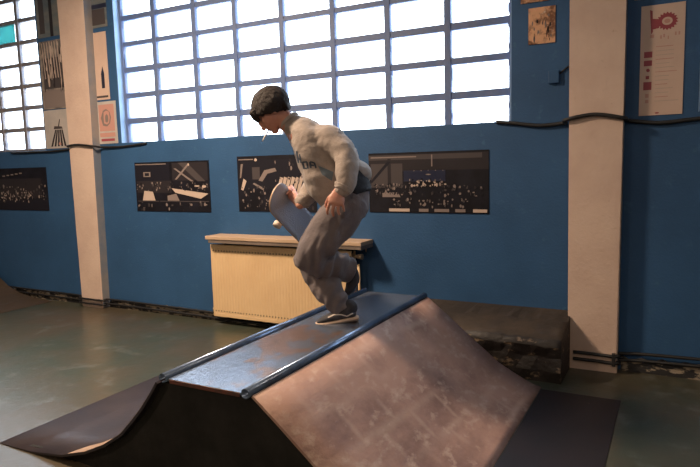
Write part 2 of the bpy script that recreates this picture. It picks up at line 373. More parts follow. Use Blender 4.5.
sheet('concert_photograph', -3.655, -2.80, 1.08, 1.59, 'ink', 'dark photograph partly hidden behind the skateboarder', 'picture', sh, group=G)
sh = [('t3', rc(0, 1, .70, .97)), ('t2', rc(.0, .95, .88, .96)), ('t1', rc(.02, .42, .915, .935)), ('t2', rc(.02, .30, .42, .82)), ('t3', rc(.17, .2, .4, .9)), ('t4', [(.0, .5), (.03, .5), (.2, .85), (.17, .86)]), ('t1', rc(.545, .555, .72, .95)),
      ('t3', rc(.32, .66, .66, .76)), ('navyph', rc(.31, .66, .52, .70)), ('t1', blob(.52, .63, .025, .012))]
sh += [('t1', blob(.40 + .06 * k, .695, .006, .01)) for k in range(5)]
sh += [('ink', rc(.01, .99, .02, .27)), ('t1', [(.12, .34), (.26, .34), (.28, .26), (.12, .26)])]
sh += crowd(R_, 60, .05, .33, .30, .48, ['t1', 't2', 'ink', 't3'], .013) + crowd(R_, 26, .36, .66, .44, .56, ['t0', 't0', 't1'], .015) + crowd(R_, 40, .34, .98, .28, .46, ['t1', 't2', 't3', 'ink'], .015)
for u in (.22, .33, .44, .50, .60, .66, .78): sh += crowd(R_, 5, u, u + .06, .10, .24, ['t1', 't2', 't1'], .014)
for u0, u1 in ((.18, .36), (.44, .52), (.57, .69), (.74, .82), (.88, .99)): sh.append(('t0' if u0 in (.18, .88) else 't1', rc(u0, u1, .02, .07)))
sheet('concert_photograph', -2.285, -1.277, 1.09, 1.575, 'ink', 'dark photograph of a stage and crowd, right of the skateboarder', 'picture', sh, group=G)
# posters left of the left pillar
sheet('wall_poster', -6.36, -5.93, 2.97, 3.80, 'slate', 'grey poster strip left of the left pillar, topmost of three', 'poster', [('t2', rc(.1, .3, .05, .9)), ('t3', rc(.5, .62, 0, 1))], th=.004)
sh = [('t1', rc(.05, .95, .02, .28)), ('t2', rc(.1, .9, .30, .75))] + crowd(R_, 30, .1, .9, .3, .95, ['t1', 't2', 't3', 't0'], .05)
sh += [('t0', [(.1 + .1 * k, .98), (.13 + .1 * k, .98), (.2 + .1 * k, .45), (.17 + .1 * k, .45)]) for k in range(7)]
sheet('wall_poster', -6.36, -5.93, 2.19, 2.93, 'collage', 'grey brown sketchy poster left of the left pillar, middle of three', 'poster', sh, th=.004)
sh = [('t3', [(.2 + .13 * k, .05), (.27 + .13 * k, .05), (.45 + .06 * k, .48), (.40 + .06 * k, .48)]) for k in range(5)] + [('t3', [(.5, .5), (.54, .5), (.62, .75), (.59, .75)]), ('t2', [(.35, .5), (.7, .5), (.66, .56), (.38, .58)]), ('pinkink', blob(.55, .12, .05, .04))]
sheet('wall_poster', -6.37, -5.93, 1.755, 2.18, 'paperg', 'pale poster with a spidery drawing left of the left pillar, lowest of three', 'poster', sh, th=.004)
# right of the left pillar
sheet('wall_poster', -5.50, -5.25, 2.97, 3.5, 'slate', 'dark slate poster right of the left pillar, topmost of three', 'poster', [('t2', rc(.1, .9, .05, .35)), ('navyph', rc(.0, 1, .36, .44))], th=.004)
sh = [('navyph', [(.5, .17), (.72, .17), (.72, .38), (.66, .46), (.62, .5), (.58, .46), (.5, .38)]), ('t2', rc(.1, .9, .03, .06))]
sheet('wall_poster', -5.50, -5.285, 2.235, 2.925, 'paper', 'narrow white poster with a small dark bottle shape beside the left pillar', 'poster', sh, th=.004)
sh = [('pinkink', rc(.1, .9, .3, .93)), ('t1', blob(.5, .62, .28, .24)), ('pinkink', blob(.5, .62, .2, .18)), ('t1', blob(.5, .6, .1, .1)), ('maroon', rc(.15, .85, .06, .12)), ('pinkink', rc(.1, .9, .16, .26))]
sheet('wall_poster', -5.50, -5.21, 1.775, 2.215, 'paperg', 'faded pinkish poster with a round emblem just above the cable, beside the left pillar', 'poster', sh, th=.004)
# gold prints
sheet('foil_picture', -.99, -.805, 2.305, 2.555, 'gold', 'crinkled gold foil picture on the blue wall left of the right pillar', 'picture', crowd(R_, 14, .1, .9, .1, .9, ['t1', 't3', 'gold'], .06), th=.006)
sheet('foil_picture', -1.045, -.85, 2.595, 2.85, 'gold', 'upper gold foil picture cut off by the top of the view', 'picture', th=.006)
b = MB(); b.box(-.848, -.772, 4.572, 4.6, 2.02, 2.11, 'wall', .006); o = b.build('junction_box'); tag(o, 'small blue painted junction box on the wall left of the right pillar', 'junction box')
bb = MB(); bb.tube([(-.772, 4.592, 2.085), (-.74, 4.592, 2.11), (-.712, 4.592, 2.13)], .006, 'rubber', 6); tag(bb.build('box_cable'), 'short black cable from the junction box to the right pillar', 'cable')
# tall white poster right
sh = []
cu, cv = .60, .845
teeth = []
for k in range(36):
    rr = 1.0 if k % 2 else .8
    teeth.append((cu + .25 * rr * math.cos(2 * PI * k / 36), cv + .083 * rr * math.sin(2 * PI * k / 36)))
sh.append(('maroon', teeth)); sh.append(('paper', [(cu + .12 * math.cos(2 * PI * k / 20), cv + .036 * math.sin(2 * PI * k / 20)) for k in range(20)]))
sh.append(('pinkink', [(cu + .07 * math.cos(2 * PI * k / 16), cv + .02 * math.sin(2 * PI * k / 16)) for k in range(16)]))
sh.append(('maroon', [(.20, .96), (.26, .95), (.28, .76), (.24, .74)])); sh.append(('maroon', [(.24, .88), (.42, .87), (.42, .79), (.24, .78)]))
for (u, v, a) in ((.22, .725, .05), (.45, .71, .02), (.52, .72, .02), (.62, .70, .015), (.78, .73, .02), (.86, .73, .02)): sh.append(('pinkink', rc(u, u + a * 1.8, v - .018, v + .012)))
for q, (v, hgt) in enumerate(((.53, .055), (.455, .05), (.395, .03), (.335, .03), (.235, .075), (.165, .035), (.115, .03))):
    u1 = .28 if q in (0, 1, 4) else .22
    sh.append(('maroon' if q < 5 else 'pinkink', rc(.09 if q in (0, 1, 4) else .14, u1, v, v + hgt)) if q != 2 else ('maroon', blob(.19, v + .02, .05, .016, 12)))
for k in range(14): sh.append(('t0' if k % 3 else 'pinkink', rc(.36, .36 + R_.uniform(.25, .55), .62 - .038 * k, .626 - .038 * k)))
sh.append(('maroon', blob(.42, .02, .06, .008)))
sheet('tall_poster', -.262, -.006, 1.762, 2.468, 'paper', 'tall cream poster with a maroon cogwheel emblem right of the right pillar', 'poster', sh, th=.005)
sheet('paper_sheet', -.305, -.155, 2.515, 2.75, 'paperg', 'edge of a pale sheet above the tall cogwheel poster', 'paper', [('t2', rc(.1, .9, .6, .62))], th=.004)

# ------------------------------------------------------------------ radiator and shelf
rad = thing('radiator', (-3.12, 4.5, .08), 'cream ribbed panel radiator on the blue wall behind the ramp', 'radiator')
b = MB(); n = 46; xa, xb = -3.91, -2.40
pr_ = []
for k in range(n):
    a = xa + (xb - xa) * k / n; w = (xb - xa) / n
    pr_ += [(a, 4.4578), (a + w * .25, 4.455), (a + w * .75, 4.455)]
pr_ += [(xb, 4.4578), (xb, 4.476), (xa, 4.476)]
b.prism(pr_, .115, .740, 'rad', axis='z')
b.box(xa, xb, 4.4545, 4.478, .08, .116, 'rad', .004); b.box(xa, xb, 4.4545, 4.478, .738, .775, 'rad', .004)
for k in range(n - 1):
    x = xa + (xb - xa) * (k + 1) / n
    for z in (.715, .137): b.box(x - .005, x + .005, 4.4545, 4.456, z - .006, z + .006, 'raddark')
b.build('front_panel', rad)
b = MB(); b.box(xa + .01, xb - .01, 4.54, 4.56, .09, .765, 'rad', .003); b.build('rear_panel', rad)
b = MB()
for k in range(60): x = xa + .02 + (xb - xa - .04) * k / 59; b.box(x - .002, x + .002, 4.478, 4.54, .11, .70, 'rad')
b.build('convector_fins', rad)
b = MB(); b.box(xa + .02, xb - .02, 4.479, 4.539, .745, .768, 'raddark'); b.build('top_grille', rad)
for x in (-3.6, -2.6):
    b = MB(); b.box(x - .02, x + .02, 4.56, 4.6, .2, .62, 'rad'); b.build('wall_bracket', rad)
b = MB(); b.tube([(xb, 4.5, .725), (xb + .05, 4.5, .725)], .014, 'valve', 10); b.tube([(xb + .04, 4.5, .725), (xb + .085, 4.5, .725)], [.018, .024], 'valve', 12); o = b.build('valve', rad)
b = MB(); b.tube([(xa, 4.5, .13), (xa - .035, 4.5, .13)], .012, 'valve', 10); b.tube([(xa - .03, 4.5, .115), (xa - .03, 4.5, .15)], .014, 'valve', 10); b.build('vent_plug', rad)
b = MB(); b.tube([(xb + .045, 4.5, .66), (xb + .05, 4.5, .4), (xb + .05, 4.5, 0)], .011, 'rad', 10); b.build('supply_pipe', rad)
sf = thing('wall_shelf', (-3.0, 4.48, .83), 'pale wooden board shelf above the radiator', 'shelf')
b = MB(); b.box(-3.90, -2.262, 4.375, 4.6, .83, .862, 'shelf', .004); b.build('board', sf)
b = MB(); b.box(-3.87, -2.266, 4.382, 4.40, .798, .830, 'fascia', .003); b.box(-2.284, -2.266, 4.40, 4.6, .798, .830, 'fascia'); b.build('fascia', sf)
for x in (-3.86, -3.0, -2.33):
    b = MB(); b.box(x - .012, x + .012, 4.41, 4.6, .812, .83, 'shelf'); b.prism([(4.6, .75), (4.57, .812), (4.6, .812)], x - .004, x + .004, 'shelf', axis='x'); b.build('bracket', sf)

# ------------------------------------------------------------------ funbox ramp
YN, YF, ZD = 1.985, 4.02, .552
XL, XR = -2.055, -1.585
ramp = thing('skate_ramp', (-1.8, 2.95, 0), 'small skate ramp with flat deck, two steel copings and curved sides, black front', 'ramp')
LP = [(-2.07, ZD - .012), (-2.12, .470), (-2.175, .400), (-2.24, .330), (-2.327, .243), (-2.455, .162), (-2.596, .098), (-2.782, .043), (-3.03, .012), (-3.31, .003)]
RP = [(-1.555, ZD - .008), (-1.430, .445), (-1.298, .335), (-1.21, .262), (-1.120, .192), (-1.05, .134), (-.962, .085), (-.88, .043), (-.82, .016), (-.768, .003)]
def strip(prof, th, y0, y1, m, name, off=0):
    b = MB(); P = [Vector(p) for p in prof]; top, bot = [], []
    for k, p in enumerate(P):
        t = (P[min(k + 1, len(P) - 1)] - P[max(k - 1, 0)]).normalized(); nrm = Vector((-t.y, t.x))
        if nrm.y < 0: nrm = -nrm
        top.append(p + nrm * (off)); bot.append(p - nrm * (th - off * 0))
    bot = [Vector((q.x, max(q.y, .0008))) for q in bot]
    n = len(P); ny = 8
    i = b.mi(m); rows = []
    for j in range(ny + 1):
        y = y0 + (y1 - y0) * j / ny
        rows.append(([b.bm.verts.new((p.x, y, p.y)) for p in top], [b.bm.verts.new((p.x, y, p.y)) for p in bot]))
    for j in range(ny):
        for k in range(n - 1):
            f = b.bm.faces.new([rows[j][0][k], rows[j][0][k + 1], rows[j + 1][0][k + 1], rows[j + 1][0][k]]); f.smooth = True
            b.bm.faces.new([rows[j][1][k], rows[j][1][k + 1], rows[j + 1][1][k + 1], rows[j + 1][1][k]])
        for k in (0, n - 1): b.bm.faces.new([rows[j][0][k], rows[j][1][k], rows[j + 1][1][k], rows[j + 1][0][k]])
    for j in (0, ny):
        for k in range(n - 1): b.bm.faces.new([rows[j][0][k], rows[j][0][k + 1], rows[j][1][k + 1], rows[j][1][k]])
    return b.build(name, ramp)
o = strip(LP, .012, YN - .04, YF, 'dark_ply', 'transition'); o['label'] = 'dark purple brown curved side'
o = strip(RP, .012, YN, YF, 'pink_ply', 'transition'); o['label'] = 'reddish brown curved side'
b = MB(); b.mi('tan_ply'); rows = []; nn_ = 24
for k in range(nn_ + 1):
    u = 1 + 5.7 * k / nn_; q = int(u); t = u - q; x = LP[q][0] * (1 - t) + LP[q + 1][0] * t; z = LP[q][1] * (1 - t) + LP[q + 1][1] * t
    w_ = .012 + .16 * math.sin(PI * min(k / nn_ * 1.0, 1)) ** .5
    rows.append([b.bm.verts.new((x + dx_, y_, z + h_)) for dx_, y_, h_ in ((0, YN - .0405, .0005), (.001, YN - .0405, .003), (.001, YN - .04 + w_, .003), (0, YN - .04 + w_, .0005))])
for k in range(nn_):
    for j in range(4): f = b.bm.faces.new([rows[k][j], rows[k][(j + 1) % 4], rows[k + 1][(j + 1) % 4], rows[k + 1][j]])
b.bm.faces.new(rows[0]); b.bm.faces.new(rows[-1][::-1])
o = b.build('worn_edge', ramp); o['label'] = 'bare tan edge of the left side'
def inner(prof): return [(x, max(z - .016, 0)) for x, z in prof]
side = [(x, z) for x, z in inner(LP)][::-1] + [(x, z) for x, z in inner(RP)]
side = [(-3.28, 0)] + [p for p in side if p[1] > .001] + [(-.82, 0)]
for y in (YN + .004, YF - .022):
    b = MB(); b.prism(side, y, y + .018, 'black_ply'); b.build('side_panel', ramp)
b = MB(); b.box(XL + .03, XR - .03, YN - .004, YF, ZD - .015, ZD - .003, 'deck'); b.build('deck', ramp)
b = MB(); b.box(XL + .035, XR - .035, YN - .006, YN + .0, ZD - .024, ZD - .005, 'red_edge', .002); b.build('edge_strip', ramp)
for x in (XL, XR):
    b = MB(); n = 20
    # open steel pipe: outer and inner wall
    ro, ri = .0225, .018
    R4 = []
    for (y, rr) in ((YN - .012, ro), (YF + .01, ro), (YF + .01, ri), (YN - .012, ri)):
        R4.append([b.bm.verts.new((x + rr * math.cos(2 * PI * k / n), y, ZD - .002 + rr * math.sin(2 * PI * k / n))) for k in range(n)])
    b.mi('steel')
    for q in range(4):
        for k in range(n):
            f = b.bm.faces.new([R4[q][k], R4[q][(k + 1) % n], R4[(q + 1) % 4][(k + 1) % n], R4[(q + 1) % 4][k]]); f.smooth = q in (0, 2)
    b.build('coping', ramp)
for x0, x1, z1 in ((-2.0, -1.62, .53),):
    for y in (2.5, 3.3):
        b = MB(); b.box(x0, x1, y, y + .045, .0, ZD - .016, 'tan_ply'); b.build('inner_brace', ramp)

# quarter pipe at the far left
qp = thing('quarter_pipe', (-7.6, 2.6, 0), 'brown quarter pipe rising at the far left by the wall', 'ramp')
QP = [(-6.38, .003), (-6.75, .018), (-7.0, .055), (-7.2, .12), (-7.385, .225), (-7.55, .34), (-7.75, .53), (-7.9, .72), (-8.02, .95), (-8.08, 1.15)]
b = MB(); b.prism(QP + [(-8.12, 1.15), (-8.12, 0), ], .6, 4.535, 'brown_ply'); b.build('curved_surface', qp)
b = MB(); b.box(-9.2, -8.12, .6, 4.535, 0, 1.15, 'brown_ply'); b.build('platform', qp)
b = MB(); b.tube([(-8.09, .6, 1.155), (-8.09, 4.535, 1.155)], .024, 'steel', 14); b.build('coping', qp)
# dark sheet on the floor
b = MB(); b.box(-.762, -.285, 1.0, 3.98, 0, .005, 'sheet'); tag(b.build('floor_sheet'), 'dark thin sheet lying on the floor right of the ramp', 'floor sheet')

# ------------------------------------------------------------------ lamps
def pendant(x, y, z, label, power, size=.55, col=(1, .74, .52)):
    t = thing('pendant_lamp', (x, y, z), label, 'lamp', 'hall pendant lamps')
    b = MB(); b.tube([(x, y, z + .12), (x, y, ZC)], .006, 'rubber', 8); b.build('cord', t)
    b = MB(); n = 24
    prof = [(.04, .14), (.05, .12), (.12, .08), (.22, -.02), (.215, -.02), (.115, .07), (.045, .11), (.035, .13)]
    rings = [[b.bm.verts.new((x + r * math.cos(2 * PI * k / n), y + r * math.sin(2 * PI * k / n), z + h)) for k in range(n)] for r, h in prof]
    b.mi('lamp')
    for q in range(len(rings)):
        for k in range(n):
            a, c = rings[q], rings[(q + 1) % len(rings)]
            b.bm.faces.new([a[k], a[(k + 1) % n], c[(k + 1) % n], c[k]]).smooth = True
    b.build('lamp_shade', t)
    b = MB(); bmesh.ops.create_uvsphere(b.bm, u_segments=16, v_segments=10, radius=.045, matrix=Matrix.Translation((x, y, z + .03))); b.mi('bulb'); b.build('bulb', t, True)
    l = bpy.data.lights.new('lamp_light', 'AREA'); l.shape = 'DISK'; l.size = size; l.energy = power; l.color = col
    o = bpy.data.objects.new('lamp_light', l); COL.objects.link(o); o.location = (0, 0, -.03); o.parent = t
    return t
pendant(-3.9, 2.35, 3.75, 'metal pendant lamp above the left side of the ramp', 250)
pendant(.6, .3, 3.75, 'unseen pendant lamp added as fill right of the camera', 22)  # unseen lamp, added as fill for the right pillar side
pendant(-3.9, -2.2, 3.75, 'unseen pendant lamp added as fill behind the camera on the left', 90)  # added behind the camera purely for fill light
pendant(.6, -3.0, 3.75, 'unseen pendant lamp added as fill behind the camera on the right', 50)  # another fill lamp added out of view

# daylight outside
w = bpy.data.worlds.new('World'); S.world = w; w.use_nodes = True
bg = w.node_tree.nodes['Background']; bg.inputs[0].default_value = (.80, .90, 1, 1); bg.inputs[1].default_value = 7.5
for x0, x1, z0, n_ in WIN:
    l = bpy.data.lights.new('window_portal', 'AREA'); l.shape = 'RECTANGLE'; l.size = x1 - x0; l.size_y = ZT - z0
    l.cycles.is_portal = True
    o = bpy.data.objects.new('window_portal', l); COL.objects.link(o)
    o.location = ((x0 + x1) / 2, YW + .2, (z0 + ZT) / 2); o.rotation_euler = (-PI / 2, 0, 0)

#PERSON
# ------------------------------------------------------------------ the skateboarder
def P(px, py, d): return CAM + FWD * d + RGT * ((px - 350) / F * d) + DWN * ((py - 233.5) / F * d)
D0 = 3.72
K = D0 / F
def loft(bm, secs, n=20, cap=(1, 1)):
    """secs: (px, py, depth, in-plane radius px, sideways radius px) along a limb, rounded ends"""
    C = [P(s[0], s[1], s[2]) for s in secs]; rings = []
    def frame(k):
        t = (C[min(k + 1, len(C) - 1)] - C[max(k - 1, 0)]).normalized()
        a = FWD.cross(t).normalized(); b_ = t.cross(a).normalized(); return t, a, b_
    def ring(c, a, b_, ra, rb): return [bm.verts.new(c + a * (ra * math.cos(2 * PI * j / n)) + b_ * (rb * math.sin(2 * PI * j / n))) for j in range(n)]
    t, a, b_ = frame(0); ra, rb = secs[0][3] * K, secs[0][4] * K
    m = min(ra, rb)
    poles = []
    if cap[0]:
        poles.append(bm.verts.new(C[0] - t * m))
        for an in (60, 30): rings.append(ring(C[0] - t * m * math.sin(math.radians(an)), a, b_, ra * math.cos(math.radians(an)), rb * math.cos(math.radians(an))))
    else: poles.append(bm.verts.new(C[0]))
    for k in range(len(C)):
        t, a, b_ = frame(k); rings.append(ring(C[k], a, b_, secs[k][3] * K, secs[k][4] * K))
    ra, rb = secs[-1][3] * K, secs[-1][4] * K; m = min(ra, rb)
    if cap[1]:
        for an in (30, 60): rings.append(ring(C[-1] + t * m * math.sin(math.radians(an)), a, b_, ra * math.cos(math.radians(an)), rb * math.cos(math.radians(an))))
        poles.append(bm.verts.new(C[-1] + t * m))
    else: poles.append(bm.verts.new(C[-1]))
    for j in range(n):
        bm.faces.new([poles[0], rings[0][(j + 1) % n], rings[0][j]])
        bm.faces.new([poles[1], rings[-1][j], rings[-1][(j + 1) % n]])
        for q in range(len(rings) - 1): bm.faces.new([rings[q][j], rings[q][(j + 1) % n], rings[q + 1][(j + 1) % n], rings[q + 1][j]])
def smoothpath(secs, m=4):
    out = []
    for k in range(len(secs) - 1):
        p0, p1, p2, p3 = secs[max(k - 1, 0)], secs[k], secs[k + 1], secs[min(k + 2, len(secs) - 1)]
        for j in range(m):
            t = j / m
            out.append([.5 * (2 * b1 + (b2 - b0) * t + (2 * b0 - 5 * b1 + 4 * b2 - b3) * t * t + (3 * b1 - b0 - 3 * b2 + b3) * t ** 3) for b0, b1, b2, b3 in zip(p0, p1, p2, p3)])
    out.append(list(secs[-1])); return out
def ell(bm, px, py, d, axes, radii, seg=20):
    """ellipsoid, axes = three world vectors, radii in px"""
    c = P(px, py, d)
    m = Matrix((axes[0] * radii[0] * K, axes[1] * radii[1] * K, axes[2] * radii[2] * K)).transposed().to_4x4(); m.translation = c
    bmesh.ops.create_uvsphere(bm, u_segments=seg, v_segments=seg // 2 + 2, radius=1, matrix=m)
def fuse(name, bm, voxel, smooth, m, parent, disp=None):
    bmesh.ops.recalc_face_normals(bm, faces=bm.faces)
    me = bpy.data.meshes.new(name + '_raw'); bm.to_mesh(me); bm.free()
    o = bpy.data.objects.new(name, me); COL.objects.link(o)
    md = o.modifiers.new('r', 'REMESH'); md.mode = 'VOXEL'; md.voxel_size = voxel
    if smooth: sm_ = o.modifiers.new('s', 'SMOOTH'); sm_.factor = .5; sm_.iterations = smooth
    dg = bpy.context.evaluated_depsgraph_get(); dg.update()
    nm = bpy.data.meshes.new_from_object(o.evaluated_get(dg)); o.modifiers.clear(); o.data = nm; nm.name = name
    bpy.data.meshes.remove(me)
    if disp:
        ns = [v.normal.copy() for v in nm.vertices]
        for v, nn in zip(nm.vertices, ns): v.co += nn * disp(v.co)
    nm.materials.clear(); nm.materials.append(M[m])
    for p in nm.polygons: p.use_smooth = True
    if parent: o.parent = parent; nm.transform(Matrix.Translation(-parent.location))
    return o
SIDE = -FWD                                    # towards the side we see
ppl = thing('person', P(338, 322, D0), 'person in grey sweatshirt and loose trousers stepping on the ramp deck, holding a board', 'person')
ppl.location.z = .552

# --- head axes (image directions: up of the skull, and where the face looks)
def vec(x, y): return (RGT * x + DWN * y).normalized()
U, FC = vec(-.78, -.62), vec(-.62, .78)
HX, HY = 268.5, 107.5
def hp(u, f): # skull coordinates (px) -> image
    return (HX - .78 * u - .62 * f, HY - .62 * u + .78 * f)
bm = bmesh.new()
ax = (U, FC, SIDE)
def he(u, f, s, radii, seg=16): x, y = hp(u, f); ell(bm, x, y, D0 - s * K, ax, radii, seg)
he(1, -1.5, 0, (16.3, 17.5, 12.3), 24)               # cranium
he(-8, 6, 0, (13, 11.5, 10.5), 20)                 # face
he(-15.5, 8, 0, (6, 9, 7.5), 16); he(-16, 1, 0, (7, 9, 7.5), 16)                 # jaw
he(-19.5, 13.5, 0, (3.6, 4.2, 4.2), 12)              # chin
he(4.5, 14.5, 0, (4, 2.6, 9), 14)                 # brow ridge
he(-5.5, 17, 0, (5.2, 3.2, 2.0), 12); he(-9, 19.2, 0, (2.6, 2.6, 2.3), 12)   # nose bridge, tip
he(-9.6, 17.5, 2, (1.6, 1.9, 1.4), 8); he(-9.6, 17.5, -2, (1.6, 1.9, 1.4), 8)    # nostrils
he(-13.1, 16.7, 0, (1.2, 1.9, 3.6), 10); he(-15.6, 16.2, 0, (1.3, 1.8, 3.2), 10)   # lips
for s_ in (1, -1):
    he(-6.5, 12.5, 6.2 * s_, (4.4, 3.6, 3.6), 12)        # cheeks
    he(-5.6, -1, 12.2 * s_, (4.6, 2.6, 1.5), 12)      # ears
# neck
loft(bm, smoothpath([(278, 115, D0, 9.5, 9), (286, 121, D0, 10, 9.5), (294, 127, D0, 11, 12), (303, 137, D0, 15, 22)]))
# trunk and legs inside the clothes
loft(bm, smoothpath([(303, 137, D0, 14, 24), (317, 153, D0, 18, 25), (331, 172, D0, 15, 21), (341, 188, D0, 12, 19), (347, 200, D0, 10, 18)]))
SH = [(333, 146, D0 - .15), (347, 162, D0 - .25), (341, 190, D0 - .27)]
loft(bm, smoothpath([(*SH[0], 7, 7), (*SH[1], 6.5, 6.5), (*SH[2], 4.6, 4.6)]))
FH = [(312, 147, D0 + .15), (322, 172, D0 + .24), (300, 205, D0 + .13)]
loft(bm, smoothpath([(*FH[0], 10, 10), (*FH[1], 8, 8), (*FH[2], 4.6, 4.6)]))
loft(bm, smoothpath([(346, 206, D0 - .09, 9, 9), (332, 232, D0 - .11, 9, 9), (311, 256, D0 - .1, 7, 7)]))
loft(bm, smoothpath([(311, 257, D0 - .1, 7, 7), (329, 266, D0 + .04, 6.5, 6.5), (350, 272, D0 + .17, 4.6, 4.6)]))
loft(bm, smoothpath([(345, 206, D0 + .09, 9, 9), (330, 233, D0 + .10, 9, 9), (311, 259, D0 + .08, 7, 7)]))
loft(bm, smoothpath([(311, 260, D0 + .08, 7, 7), (326, 285, D0 + .04, 6.5, 6.5), (345, 308, D0, 4.8, 4.8)]))
loft(bm, [(346, 312, D0, 5, 5), (334, 317, D0, 4, 6), (323, 321, D0, 2.5, 6)])
loft(bm, [(351, 270, D0 + .17, 5, 5), (353, 281, D0 + .19, 5, 5), (349, 288, D0 + .18, 3, 6)])
# near hand hanging, back of the hand to us
dn = D0 - .27
loft(bm, [(341.5, 188, dn, 4.8, 4.2), (338.5, 194, dn, 6.4, 3.6), (336.6, 199, dn - .01, 7.8, 3.4), (335.8, 202.5, dn - .015, 7.8, 3.0)], 16)
fings = [((330.2, 201), (328.4, 206.5), (327.2, 210.6), (327.6, 213.6)), ((334.2, 203), (333.0, 208.5), (332.6, 212.6), (333.4, 215.6)), ((338.3, 203), (338.2, 208), (338.4, 211.6), (339.2, 214.2)), ((342, 201.5), (343, 205.5), (343.6, 208.4), (344.2, 210.8))]
for q, fpts in enumerate(fings):
    loft(bm, [(x, y, dn - .015 + .012 * k * k / 4, 1.75 - .16 * k - (.2 if q == 3 else 0), 1.6 - .12 * k) for k, (x, y) in enumerate(fpts)], 10)
loft(bm, [(333.5, 194.5, dn + .01, 2.6, 2.4), (329.2, 198.2, dn + .02, 2.2, 2.0), (326.6, 202.6, dn + .03, 1.8, 1.7), (325.8, 206.4, dn + .035, 1.6, 1.5)], 10)

# --- skateboard frame, the far hand closes on its upper edge
nose = P(269.5, 190, 3.83); tail = P(330, 255, 4.36)
L_ = (tail - nose).normalized()
c0 = (RGT * -.75 + DWN * .66); c0 = (c0 - L_ * c0.dot(L_)).normalized()
n0 = L_.cross(c0).normalized()
if n0.dot(FWD) < 0: n0 = -n0                   # n0: away from the camera (wheel side)
th_ = math.radians(33)
WD = (c0 * math.cos(th_) - n0 * math.sin(th_)).normalized(); NB = (n0 * math.cos(th_) + c0 * math.sin(th_)).normalized()
def bp(l, w, n): return nose + L_ * l + WD * w + NB * n
def inv(p):                                    # world -> (px, py, depth)
    q = p - CAM; z = q.dot(FWD); return (350 + F * q.dot(RGT) / z, 233.5 + F * q.dot(DWN) / z, z)
wr = bp(.150, -.150, .03)
def fl(pts, r): loft(bm, [(*inv(p), rr, rr) for p, rr in zip(pts, r)], 10)
loft(bm, [(*inv(P(*FH[2])), 4.4, 4.4), (*inv(bp(.172, -.128, .035)), 6.4, 3.6), (*inv(bp(.177, -.098, .036)), 6.6, 3.0)], 16)
for q in range(4):
    l = .143 + .021 * q; e = (.030, .022, .025, .036)[q]
    fl([bp(l, -.118, .022), bp(l - .004, -.114, -.014), bp(l - .010, -.098, -.022), bp(l - .016, -.074 + e * .3, -.017)], (1.7, 1.6, 1.5, 1.35))
fl([bp(.143, -.11, .035), bp(.118, -.085, .036), bp(.106, -.06, .030)], (2.1, 1.9, 1.6))
body = fuse('body', bm, .0038, 3, 'skin', ppl)

# eyes, brows
def bit(name, u, f, s, radii, m):
    global bm
    bm = bmesh.new(); he(u, f, s, radii, 10); me = bpy.data.meshes.new(name); bm.to_mesh(me); bm.free(); me.materials.append(M[m])
    me.transform(Matrix.Translation(-ppl.location)); o = bpy.data.objects.new(name, me); COL.objects.link(o); o.parent = ppl
    for p in me.polygons: p.use_smooth = True
for s_ in (1, -1):
    bit('eye', -.6, 15.6, 4.6 * s_, (.8, 1.3, 1.9), 'eye')
    bit('eyebrow', 3.2, 16.6, 4.8 * s_, (.7, 1.2, 3.0), 'hair')
bit('mouth', -14.35, 17.4, 0, (.45, 1.3, 2.7), 'lip')

# hair: a cap whose lower rim runs from fringe over the ear to the nape
bm = bmesh.new(); nu, nv = 96, 64; rr_ = random.Random(5); V = []
for i in range(nv + 1):
    ph = PI * i / nv; row = []
    for j in range(nu):
        a = 2 * PI * j / nu
        u, f, s_ = math.cos(ph), math.sin(ph) * math.cos(a), math.sin(ph) * math.sin(a)
        uu, ff, ss = 0.2 + 18.6 * u, -3.2 + 20.6 * f, 15.6 * s_
        jag = 2.6 * mnoise.noise(Vector((a * 7, ph * 3, 1))) + 1.2 * mnoise.noise(Vector((a * 19, 0, 5)))
        rim = (-10.5 + ff * .80) if ff > 0 else (-10.5 + ff * .75)
        if ff > 8: rim = min(rim, 1.2 + .25 * (ff - 8))
        k = (uu - (rim + jag)) / 2.5; k = min(max(k, 0), 1); k = k * k * (3 - 2 * k)
        grow = 1 + .028 * mnoise.noise(Vector((a * 9, ph * 2.2, 2))) + .015 * mnoise.noise(Vector((a * 28, ph * 4, 7)))
        sc = (.70 + .30 * k) * grow
        x, y = hp(0.2 + 18.6 * u * sc, -3.2 + 20.6 * f * sc)
        row.append(bm.verts.new(P(x, y, D0 - 15.6 * s_ * sc * K)))
    V.append(row)
for i in range(nv):
    for j in range(nu):
        try: bm.faces.new([V[i][j], V[i][(j + 1) % nu], V[i + 1][(j + 1) % nu], V[i + 1][j]])
        except Exception: pass
bmesh.ops.remove_doubles(bm, verts=bm.verts, dist=1e-5)
# fringe and nape locks
for k in range(9):
    s_ = -9 + 18 * k / 8; L0 = rr_.uniform(.6, 1.2)
    def hq(u, f): x, y = hp(u, f); return (x, y, D0 - s_ * K)
    loft(bm, [(*hq(9, 15.2 - abs(s_) * .12), 2.6, 2.8), (*hq(4, 17.4 - abs(s_) * .25), 2.0, 2.3), (*hq(1.0 - L0 * 2, 18.2 - abs(s_) * .3), .8, 1.0)], 8)
for k in range(9):
    s_ = -10 + 20 * k / 8
    def hq(u, f): x, y = hp(u, f); return (x, y, D0 - s_ * K)
    loft(bm, [(*hq(-8, -15.5 + abs(s_) * .2), 3.2, 2.8), (*hq(-13.5, -15.0 + abs(s_) * .3), 2.4, 2.4), (*hq(-17.5, -13.8 + abs(s_) * .3), .9, 1.0)], 8)
hair = fuse('hair', bm, .004, 1, 'hair', ppl, lambda c: .0045 * mnoise.noise(Vector((c.dot(SIDE) * 170, c.dot(U) * 28, c.dot(FC) * 45))) + .001 * mnoise.noise(c * 150))

